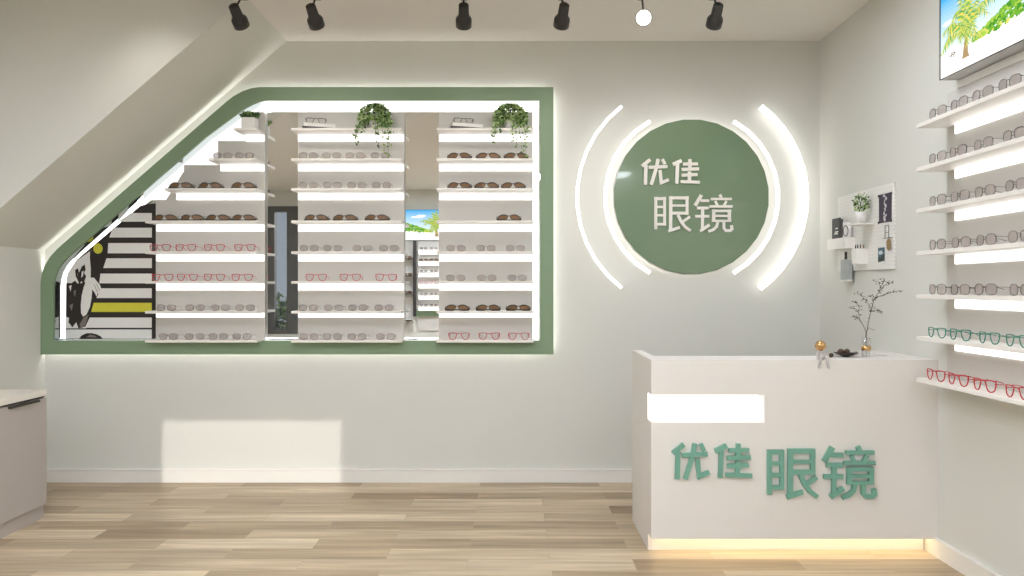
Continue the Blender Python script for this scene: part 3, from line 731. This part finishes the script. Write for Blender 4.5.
# ------------------------------------------------------------------ screens
def beach_picture(name, parent, w, h, to3):
    """picture faces on a w x h rectangle; to3(u, v, lift) -> 3D, u right, v up, 0..1"""
    m = MB()
    e = lambda n, c, s=1.0: emis('screen_'+n, c, s)
    lift = [0]
    def face(pts, n, c, s=1.0):
        m.m(e(n, c, s)); lift[0] += 1
        m.poly([to3(u, v, lift[0]*.000003) for u, v in pts])
    bands = [(1-k*.05, tuple(a+(b-a)*(k/13)**.8 for a, b in zip(S(78, 172, 228), S(226, 243, 248)))) for k in range(14)]
    for i, (v, c) in enumerate(bands):
        face([(0, 0), (1, 0), (1, v), (0, v)], 'sky%d' % i, c, 1.1)
    def cloud(u, v, a, b):
        face([(u+a*math.cos(t*PI/7)*(1+.15*math.sin(3*t)), v+b*math.sin(t*PI/7)) for t in range(14)], 'cloud', S(245, 250, 252), 1.1)
    cloud(.62, .80, .10, .04); cloud(.70, .76, .13, .035); cloud(.10, .66, .08, .03)
    face([(0, 0), (1, 0), (1, .33), (.8, .31), (.5, .29), (.3, .29), (0, .30)], 'sand', S(252, 250, 244), 1.25)
    rnd = random.Random(3)
    cols = [('bush1', S(120, 180, 60)), ('bush2', S(170, 205, 80)), ('bush3', S(80, 150, 50)), ('bush4', S(220, 220, 110))]
    for i in range(380):
        u = rnd.uniform(.40, .99); top_ = .30+.34*min(1, max(0, (u-.40)*1.5))
        v = .27+(top_-.27)*rnd.random()**.8; r_ = rnd.uniform(.008, .022)
        n, c = cols[rnd.choice((1, 3, 3, 0) if u < .55 else (0, 1, 0, 2) if v > .3 else (2, 0, 3))]
        face([(u+r_*math.cos(t*PI/2.5+i)*(1+.4*(t % 2)), v+r_*1.5*math.sin(t*PI/2.5+i)) for t in range(5)], n, c)
    face([(.275, .135), (.345, .135), (.335, .38), (.305, .38)], 'trunk', S(176, 150, 110))
    face([(.265, .12), (.36, .12), (.345, .17), (.29, .17)], 'trunk', S(176, 150, 110))
    cu, cv = .32, .38
    fr_ = [(-.31, -.06, .14), (-.26, -.01, .22), (-.30, .16, .16), (-.20, .10, .34), (-.08, .52, .04), (0, .58, .02), (.07, .54, .03), (.32, .24, .16), (.24, .12, .20), (.12, -.08, .22), (.09, -.10, .10), (-.07, -.04, .16), (.16, .36, .10), (.02, -.10, .20)]
    cols2 = [('frond1', S(206, 212, 96)), ('frond2', S(132, 182, 92)), ('frond3', S(238, 220, 96)), ('frond4', S(112, 168, 96)), ('frond5', S(176, 202, 110))]
    for i, (du, dv, bow) in enumerate(fr_):
        K = 15; sp = []
        for k in range(K+1):
            t = k/K; sp.append((cu+du*t, cv+dv*t+bow*math.sin(t*PI)*.9))
        for k in range(K):
            (ua, va), (ub, vb_) = sp[k], sp[k+1]; t = k/K
            dx, dy = ub-ua, vb_-va; q_ = math.hypot(dx, dy) or 1; nx, ny = -dy/q_, dx/q_
            wl = (.085*math.sin(min(PI, (t*.9+.1)*PI))**.5+.01)
            for sd2 in (-1, 1):
                n, c = cols2[(i+k+(sd2 > 0)) % 5]
                tip = (ua+dx*2+nx*wl*sd2*.7, va+dy*2+ny*wl*sd2*.7-wl*.55)
                cl_ = lambda p_: (min(.998, max(.002, p_[0])), min(.998, max(.02, p_[1])))
                face([cl_((ua, va)), cl_((ub, vb_)), cl_(tip)], n, c)
    for du in (0, .03): face([(.13+du, .19), (.14+du, .19), (.16+du, .25), (.15+du, .25)], 'bench', S(120, 90, 80), .6)
    face([(.11, .225), (.21, .235), (.21, .245), (.11, .235)], 'bench', S(120, 90, 80), .6)
    face([(.14, .25), (.19, .255), (.19, .265), (.14, .26)], 'bench', S(120, 90, 80), .6)
    return m.done(name, None, parent, recalc=False)
def tv(label, loc, rz, w, h, t):
    o = thing('television', label, 'screen', loc, rz=rz)   # local: x right, -y front
    MB().box(-w/2, w/2, -t, -.0005, 0, h).done('casing', mat('tv_casing', S(196, 196, 194), .4), o, bevel=.002)
    bz = .0025
    MB().ring_xz([(-w/2, 0), (w/2, 0), (w/2, h), (-w/2, h)], [(-w/2+bz, bz), (w/2-bz, bz), (w/2-bz, h-bz), (-w/2+bz, h-bz)], -t-.0050, -t-.0005).done('bezel', DARK, o)
    beach_picture('screen', o, w, h, lambda u, v, l: (-w/2+bz+u*(w-2*bz), -t-.0008-l, bz+v*(h-2*bz)))
    return o
yT = F*1.869/(940.6-512)
tv('flat television showing a palm beach, high on the right wall', (XR, yT-.31, 2.137), -PI/2, .62, .349, .085)

# ------------------------------------------------------------------ pegboard and what hangs on it
def px2(x, y, X): d = F*X/(x-512); return d, EYE-(y-288)/F*d
pb = MB().box(XR-.0125, XR, 4.07, 4.77, 1.329, 1.771).done('pegboard', PEG, bevel=.002)
tag(pb, 'white perforated board mounted on the right wall above the counter', 'pegboard')
XPB = XR-.0125
o = MB().box(1.845, XPB, 4.275, 4.385, 1.572, 1.580).done('ledge', WHITE, bevel=.002); o.name = 'wall_ledge'; tag(o, 'thin white ledge on the pegboard carrying the small plant', 'shelf')
p = thing('potted_plant', 'bushy little green plant in a round white pot on the pegboard ledge', 'plant', (1.888, 4.325, 1.5805))
MB().lathe([(0, .0003), (.024, .0003), (.030, .062), (.027, .062), (.025, .052), (0, .052)], n=24).done('pot', POTW, p)
lf = MB()
for i in range(230):
    v = Vector((random.gauss(0, 1), random.gauss(0, 1), random.gauss(0, 1))).normalized()*random.uniform(.4, 1)
    lf.m((LEAF3, LEAF1, LEAF3, LEAF2)[i % 4]); lf.leaf((v.x*.040, v.y*.040, .112+v.z*.048), (v.x, v.y, v.z+.2), .010, .014)
for i in range(6): lf.m(LEAF3); lf.tube([(0, 0, .05), (random.uniform(-.02, .02), random.uniform(-.02, .02), .12)], .001, 4)
lf.done('foliage', None, p, recalc=False)
# bin with magazines and a mug
bn = MB(); bn.box(1.885, 1.889, 4.53, 4.785, 1.457, 1.520); bn.box(1.889, XPB, 4.53, 4.534, 1.457, 1.520); bn.box(1.889, XPB, 4.781, 4.785, 1.457, 1.520); bn.box(1.889, XPB, 4.534, 4.781, 1.457, 1.461)
o = bn.done('storage_bin', WHITE); tag(o, 'white shallow bin on the pegboard holding a black book and a white mug', 'bin')
bk = thing('book', 'black book with white lettering standing upright in the pegboard bin', 'book', (1.90, 4.685, 1.4615))
MB().box(-.004, .004, -.055, .055, 0, .178).done('cover', mat('cover_black', S(34, 32, 32), .5), bk)
m = MB()
for z, a, b_ in ((.085, -.03, .02), (.095, -.035, .01), (.115, -.03, .005), (.012, -.04, .03), (.024, -.04, .0), (.036, -.03, .02)): m.box(-.0046, -.0041, a, b_, z, z+.006)
m.done('lettering', LETW, bk)
o = MB().box(1.897, 1.903, 4.598, 4.620, 1.4615, 1.63).done('book', mat('cover_black', S(34, 32, 32))); tag(o, 'thin black booklet between the black book and the white mug', 'book')
mg = thing('mug', 'white cylinder mug with a black ring mark in the pegboard bin', 'mug', (1.912, 4.562, 1.4615))
MB().lathe([(0, 0), (.022, 0), (.0235, .002), (.0235, .145), (.0215, .145), (.0215, .006), (0, .005)], n=28).done('mug_body', POTW, mg)
MB().tube([(.0248*math.cos(PI+.75+.6*math.cos(t*PI/8)), .0248*math.sin(PI+.75+.6*math.cos(t*PI/8)), .095+.030*math.sin(t*PI/8)) for t in range(16)], .0022, 5, closed=True).done('ring_mark', DARK, mg)
# pen box
pbx = MB(); X0, X1 = 1.880, XPB; Y0, Y1 = 4.365, 4.43; Z0, Z1 = 1.365, 1.448
pbx.box(X0, X0+.003, Y0, Y1, Z0, Z1); pbx.box(X0+.003, X1, Y0, Y0+.003, Z0, Z1); pbx.box(X0+.003, X1, Y1-.003, Y1, Z0, Z1); pbx.box(X0+.003, X1, Y0+.003, Y1-.003, Z0, Z0+.003)
tag(pbx.done('pen_box', WHITE), 'white square pen box hanging low on the pegboard', 'pen holder')
for k, (x, y, lab, mt) in enumerate(((1.890, 4.41, 'leftmost dark pen in the white box', BLACK), (1.897, 4.395, 'second dark pen in the white box', BLACK), (1.906, 4.385, 'third pen, brown, in the white box', BROWNN), (1.922, 4.38, 'rightmost brown pencil in the white box', mat('pencil_brown', S(150, 120, 90))))):
    o = MB().tube([(0, 0, 0), (0, 0, .095), (.001, 0, .105)], [.0035, .0035, .001], 8).done('pen', mt); o.location = (x, y, Z0+.0035); o.rotation_euler = (random.uniform(-.04, .04), .03, 0); tag(o, lab, 'pen', 'pens in the white pen box')
# dark floral print
d0, z0 = px2(891.5, 222.5, 1.94); d1, z1 = px2(879, 222.5, 1.94)
pr = thing('photo_print', 'dark purple print with pale blossoms taped to the pegboard', 'picture', (XPB, (d0+d1)/2, 1.573))
hw = (d1-d0)/2
MB().box(-.002, -.0003, -hw, hw, 0, .150).done('sheet', mat('print_purple', S(64, 56, 72), .6), pr)
m = MB()
rn = random.Random(5)
for i in range(16):
    t = i/15; y = rn.uniform(-.012, .012); z = .012+.128*t; r_ = rn.uniform(.004, .009)
    m.poly([(-.0022-.00002*i, y+r_*math.cos(a*PI/3+i)*1.6, z+r_*math.sin(a*PI/3+i)) for a in range(6)])
m.done('blossoms', mat('print_pale', S(198, 192, 196), .6), pr, recalc=False)
m = MB()
for sy in (-1, 1):
    for z in (.004, .144): m.box(-.005, -.0024, sy*hw-.008, sy*hw+.008, z-.006, z+.006)
m.done('corner_clips', BLACK, pr)
# landscape card
o = thing('postcard', 'small blue and white landscape card at the bottom of the pegboard', 'picture', (XPB, 4.20, 1.362))
MB().box(-.002, -.0003, -.043, .043, 0, .088).done('card', mat('card_white', S(225, 226, 224), .6), o)
m = MB(); m.m(mat('card_blue', S(70, 96, 112), .6)).poly([(-.0024, -.038, .030), (-.0024, .038, .030), (-.0024, .038, .082), (-.0024, -.038, .082)])
m.m(mat('card_dark', S(50, 58, 56), .6)).poly([(-.0026, -.038, .012), (-.0026, .038, .006), (-.0026, .038, .034), (-.0026, .01, .03), (-.0026, -.02, .046), (-.0026, -.038, .05)])
m.m(mat('card_pale', S(200, 214, 218), .6)).poly([(-.0028, -.02, .05), (-.0028, .02, .044), (-.0028, .034, .062), (-.0028, -.006, .068)])
m.done('picture', None, o, recalc=False)
# wire rack and key tag
m = MB()
yc, zz = 4.135, 1.49
for dy in (-.02, .02): m.tube([(XPB-.004, yc+dy, zz), (XPB-.004, yc+dy, zz+.066)], .0013, 6)
for dz in (0, .066, .03): m.tube([(XPB-.004, yc-.02, zz+dz), (XPB-.004, yc+.02, zz+dz)], .0013, 6)
m.tube([(XPB-.001, yc-.05, zz), (XPB-.004, yc, zz), (XPB-.012, yc+.03, zz)], .0013, 6)
tag(m.done('wire_hook', BLACK), 'black wire hook frame on the pegboard above the landscape card', 'hook')
o = thing('key_tag', 'golden brown tag hanging from the wire hook', 'tag', (XPB-.008, 4.108, 1.425))
m = MB(); m.prism_xz([(-.016, .045), (-.008, .058), (.008, .058), (.016, .045), (.013, .01), (0, 0), (-.013, .01)], -.0015, .0015); 
tgt = m.done('leather_tag', mat('tag_gold', S(150, 122, 78), .6, var=.3, vscale=60), o); tgt.rotation_euler = (0, 0, PI/2); tgt.scale = (1.3, 1.3, 1)
MB().tube([(0, .006*math.cos(a*PI/5), .062+.006*math.sin(a*PI/5)) for a in range(10)], .001, 5, closed=True).done('key_ring', BLACK, o)
# hanging grey print
o = thing('hanging_bag', 'grey patterned bag with white hem hanging under the pegboard bin', 'bag', (1.922, 4.60, 1.268))
m = MB(); m.box(-.012, .012, -.055, .055, .012, .128)
for v in m.bm.verts:
    if v.co.z > .1: v.co.x *= .85
m.done('bag_body', mat('bag_grey', S(172, 176, 174), .8, bump=.3, bscale=60, var=.25, vscale=25), o, bevel=.003)
MB().box(-.014, .014, -.056, .056, .002, .0118).done('hem', WHITE, o)
MB().box(-.008, .003, -.006, .006, .112, .172).done('strap', BLACK, o)

# ------------------------------------------------------------------ left cabinet
XCF = -2.498; YC1 = 4.296
cb = thing('base_cabinet', 'greige low cabinet with black edge handle along the left wall', 'cabinet', (-2.73, 3.4, 0))
m = MB(); m.box(XL+.016, XCF-.020, 2.3, YC1-.001, .075, .646); m.box(XL+.016, XCF-.016, 2.3, YC1-.001, 0, .075)
rebase(m.done('carcass', GREIGE), cb)
for k in range(3):
    a = YC1-.001-k*.62; b_ = a-.617
    d = rebase(MB().box(XCF-.0195, XCF, b_, a, .077, .642).done('door', GREIGE, bevel=.001), cb)
    hy0, hy1 = a-.11, a-.48
    if k == 0: hy0, hy1 = F*2.49/(512-39.5), F*2.49/(512-9.5)
    h = MB(); h.box(XCF+.0003, XCF+.012, min(hy0, hy1), max(hy0, hy1), .640, .643); h.box(XCF+.009, XCF+.012, min(hy0, hy1), max(hy0, hy1), .632, .640)
    h.box(XCF+.0003, XCF+.003, min(hy0, hy1), max(hy0, hy1), .632, .640)
    h = rebase(h.done('handle', BLACK), cb); loc = None
    h.parent = d; h['label'] = 'black metal edge handle'
    # both already in the cabinet's frame
m = MB(); m.box(XL+.016, XCF-.012, 2.3, YC1-.003, .646, .654)
rebase(m.done('shadow_strip', DARK), cb)  # dark strip, the shade under the worktop put into its colour
wt = MB().box(XL+.001, XCF, 2.3, YC1, .6545, .689).done('worktop', TOPW, bevel=.002); tag(wt, 'off-white worktop slab on the greige cabinet', 'worktop')

# ------------------------------------------------------------------ track lighting
YTK = 4.15
tr = MB().box(-1.75, 1.5, YTK-.018, YTK+.018, H-.03, H-.0005).done('light_track', BLACK); tag(tr, 'black ceiling track carrying the spotlights', 'light track')
heads = [((233.5, 4), (242, 26), 241.5, 'farthest left black spotlight, in front of the slanted stair underside'),
         ((310.5, 4), (317, 26), 316, 'black spotlight tilted right, above the slanted corner of the green frame'),
         ((463.7, 3), (463.7, 26), 463.5, 'black spotlight hanging straight above the right rack'),
         ((564.5, 3), (561, 26), 561.5, 'black spotlight above the gap between green frame and round sign'),
         (None, (643.6, 17.8), 642, 'spotlight turned to face the camera with a bright white lens'),
         ((718.5, 3), (713.5, 26), 713.7, 'rightmost black spotlight, above the right edge of the round sign')]
SPOTS = []
for i, (top, bot, ax, lab) in enumerate(heads):
    X = (ax-512)/F*YTK
    t = thing('track_spotlight', lab, 'spotlight', (X, YTK, H-.031), 'ceiling track spotlights')
    MB().box(-.016, .016, -.05, .05, -.028, -.0005).done('adapter', BLACK, t, bevel=.002)
    if top is None:
        c = Vector(P(bot[0], bot[1], YTK)); c = c-Vector(t.location)
        d = (Vector((0, 0, EYE))-(c+Vector(t.location))).normalized()
        a = c-d*.04
        piv = a-d*.03+Vector((0, 0, .02))
    else:
        a = Vector(P(top[0], top[1]+2, YTK))-Vector(t.location)
        b_ = Vector(P(bot[0], bot[1], YTK+.095))-Vector(t.location)
        d = (b_-a).normalized(); piv = a+d*.02
    MB().tube([(0, 0, -.028), (piv.x*.5, piv.y*.5, (piv.z-.028)/2), tuple(piv)], .005, 8).done('stem', BLACK, t)
    rot = d.to_track_quat('Z', 'Y').to_matrix()
    if top is None:
        MB().lathe([(0, -.10), (.022, -.10), (.026, -.096), (.027, -.03), (.040, -.01), (.043, 0), (.043, .030), (.0385, .030), (.0385, .022), (0, .022)], a, 28, rot).done('head', BLACK, t)
        MB().lathe([(0, .0225), (.0383, .0225), (.0383, .0285), (0, .0290)], a, 28, rot).done('lens', LAMPF, t)['label'] = 'glowing white lens'
        SPOTS.append((Vector(t.location)+a+d*.045, d))
    else:
        L_ = (b_-a).length
        MB().lathe([(0, -.004), (.022, -.004), (.026, 0), (.028, L_*.50), (.038, L_*.60), (.042, L_*.68), (.042, L_), (.038, L_), (.038, L_-.012), (0, L_-.012)], a, 28, rot).done('head', BLACK, t)
        MB().lathe([(0, L_-.0115), (.0378, L_-.0115), (.0378, L_-.007), (0, L_-.0065)], a, 28, rot).done('lens', LAMPF, t)
        SPOTS.append((Vector(t.location)+a+d*(L_+.015), d))

# ------------------------------------------------------------------ things behind the camera that the mirror shows
tv('television showing a beach, seen in the mirror gap above small shelves', (-1.35, YF+.0005, 1.992), PI, .80, .488, .05)
for nm, x0, x1, zs, mt, lab in (('far', -1.50, -.75, [1.84, 1.66, 1.48, 1.30, 1.12, .94], WHITE, 'white glasses shelves with green base, seen in the mirror under the television'),
                            ('dark', -2.25, -1.58, [1.70, 1.43, 1.15, .73], WHITE, 'white shelves with black sunglasses, seen narrow in the mirror gap')):
    r = thing('display_rack', lab, 'display rack', ((x0+x1)/2, YF, .75))
    rebase(MB().box(x0, x1, YF+.0005, YF+.02, .55, 1.985).done('back_panel', PANEL), r)
    for z in zs:
        rebase(MB().box(x0, x1, YF+.0205, YF+.17, z-.018, z).done('shelf', mt), r)
        if nm == 'far': rebase(MB().box(x0+.01, x1-.01, YF+.0205, YF+.026, z-.07, z-.019).done('light_bar', LED), r)
        else: rebase(MB().box(x0, x1, YF+.171, YF+.175, z-.018, z).done('shelf_edge', BLACK), r)
    if nm == 'far': rebase(MB().box(x0-.04, x1+.04, YF+.0205, YF+.06, .78, .87).done('green_base', GREEN), r)
    else: rebase(MB().box(x1+.01, x1+.05, YF+.0005, YF+.12, .78, 1.985).done('dark_post', BLACK), r)
    for j, z in enumerate(zs):
        if nm == 'far':
            for k in range(2): put(('grey', 'sun', 'grey', 'red', 'grey', 'grey')[j], -1.40+.16*k, YF+.13, z+.001, 'tiny glasses seen only in the mirror on the shelves under the television', 'glasses seen in the mirror', rz=PI)
        elif j < 3: put('sun', -1.66, YF+.13, z+.001, 'dark sunglasses seen only in the mirror on the narrow shelves', 'sunglasses seen in the mirror', rz=PI)
# hedge and ground outside
hd = MB()
for i in range(2600):
    hd.m((LEAF1, LEAF2, LEAF3)[i % 3])
    hd.leaf((random.uniform(-5.2, -2.0), YF-1.0+random.uniform(-.3, .3), random.uniform(.0, .95)+random.uniform(0, .15)), (random.uniform(-1, 1), random.uniform(-1, 1), random.uniform(-.2, 1)), .09, .13)
hd = hd.done('hedge', None, recalc=False); tag(hd, 'leafy hedge outside the window, glimpsed in the mirror', 'hedge')
gr = MB().box(-9, 8, YF-9, YF-.12, -.1, 0).done('ground', mat('paving', S(150, 148, 142), .8)); struct(gr)

# ------------------------------------------------------------------ ceiling fill lights, added out of view to brighten the room
def fill_panel(x, y, w, d, energy, lab):
    t = thing('fill_light', lab, 'ceiling light', (x, y, H), 'added square fill lights out of view')
    m = MB(); a = [(-w/2-.02, -d/2-.02), (w/2+.02, -d/2-.02), (w/2+.02, d/2+.02), (-w/2-.02, d/2+.02)]
    m.box(-w/2-.02, w/2+.02, -d/2-.02, -d/2, -.03, -.0005); m.box(-w/2-.02, w/2+.02, d/2, d/2+.02, -.03, -.0005)
    m.box(-w/2-.02, -w/2, -d/2, d/2, -.03, -.0005); m.box(w/2, w/2+.02, -d/2, d/2, -.03, -.0005)
    m.done('rim', WHITE, t)
    MB().box(-w/2+.001, w/2-.001, -d/2+.001, d/2-.001, -.02, -.001).done('diffuser', emis('diffuser_%d' % round(energy*10), (.93, .985, 1.075, 1), energy), t)
CE = 29.0
for x, y, k in ((-1.52, 1.9, 1.15), (-.4, 1.4, 1), (.95, 3.5, .42), (-1.9, -.8, 1.15), (0, -.8, 1.15), (1.3, -.9, 1.15)):
    fill_panel(x, y, .6, .6, CE*k, 'square fill light added out of view over the shop floor')

def spot(loc, d, e, ang, blend, col=(1, .96, .9)):
    l = bpy.data.lights.new('spot', 'SPOT'); l.energy = e; l.spot_size = ang; l.spot_blend = blend; l.color = col; l.shadow_soft_size = .03
    o = bpy.data.objects.new('spot_lamp', l); COL.objects.link(o); o.location = loc
    o.rotation_euler = d.to_track_quat('-Z', 'Y').to_euler()
for i, (p_, d) in enumerate(SPOTS): spot(p_, d, 6 if i != 4 else 5, math.radians(75), 1.0)

dl_ = thing('ceiling_downlight', 'small white ceiling downlight close to the stair bulkhead, above the picture', 'ceiling light', (-1.9, 3.78, H))
MB().lathe([(0, -.02), (.045, -.02), (.045, -.05), (.052, -.05), (.052, -.0005), (0, -.0005)], n=28).done('housing', WHITE, dl_)
MB().lathe([(0, -.026), (.0445, -.026), (.0445, -.021), (0, -.021)], n=28).done('lens', LAMPF, dl_)
spot(Vector((-1.9, 3.78, H-.055)), Vector((0.02, .62, -.75)).normalized(), 5, math.radians(85), 1.0)
sl = bpy.data.lights.new('sun', 'SUN'); sl.energy = 1.7; sl.angle = math.radians(.25); sl.color = (1, .97, .90)
so = bpy.data.objects.new('sun', sl); COL.objects.link(so)
dv = Vector((-.487, 1, -.25*1.112)).normalized(); so.rotation_euler = dv.to_track_quat('-Z', 'Y').to_euler(); so.location = (3, -6, 4)

w = bpy.data.worlds.new('world'); sc.world = w; w.use_nodes = True
bg = w.node_tree.nodes['Background']; bg.inputs[0].default_value = (.60, .68, .78, 1); bg.inputs[1].default_value = .55

# ------------------------------------------------------------------ camera
cd = bpy.data.cameras.new('camera'); cam = bpy.data.objects.new('camera', cd); COL.objects.link(cam)
cam.location = (0, 0, EYE); cam.rotation_euler = (PI/2, 0, 0); cd.sensor_width = 36; cd.lens = F/1024*36; cd.clip_start = .02
sc.camera = cam
vs_ = sc.view_settings; vs_.view_transform = 'Standard'; vs_.look = 'None'; vs_.gamma = 1; vs_.use_curve_mapping = False
vs_.exposure = 0.28
sc.cycles.max_bounces = 10
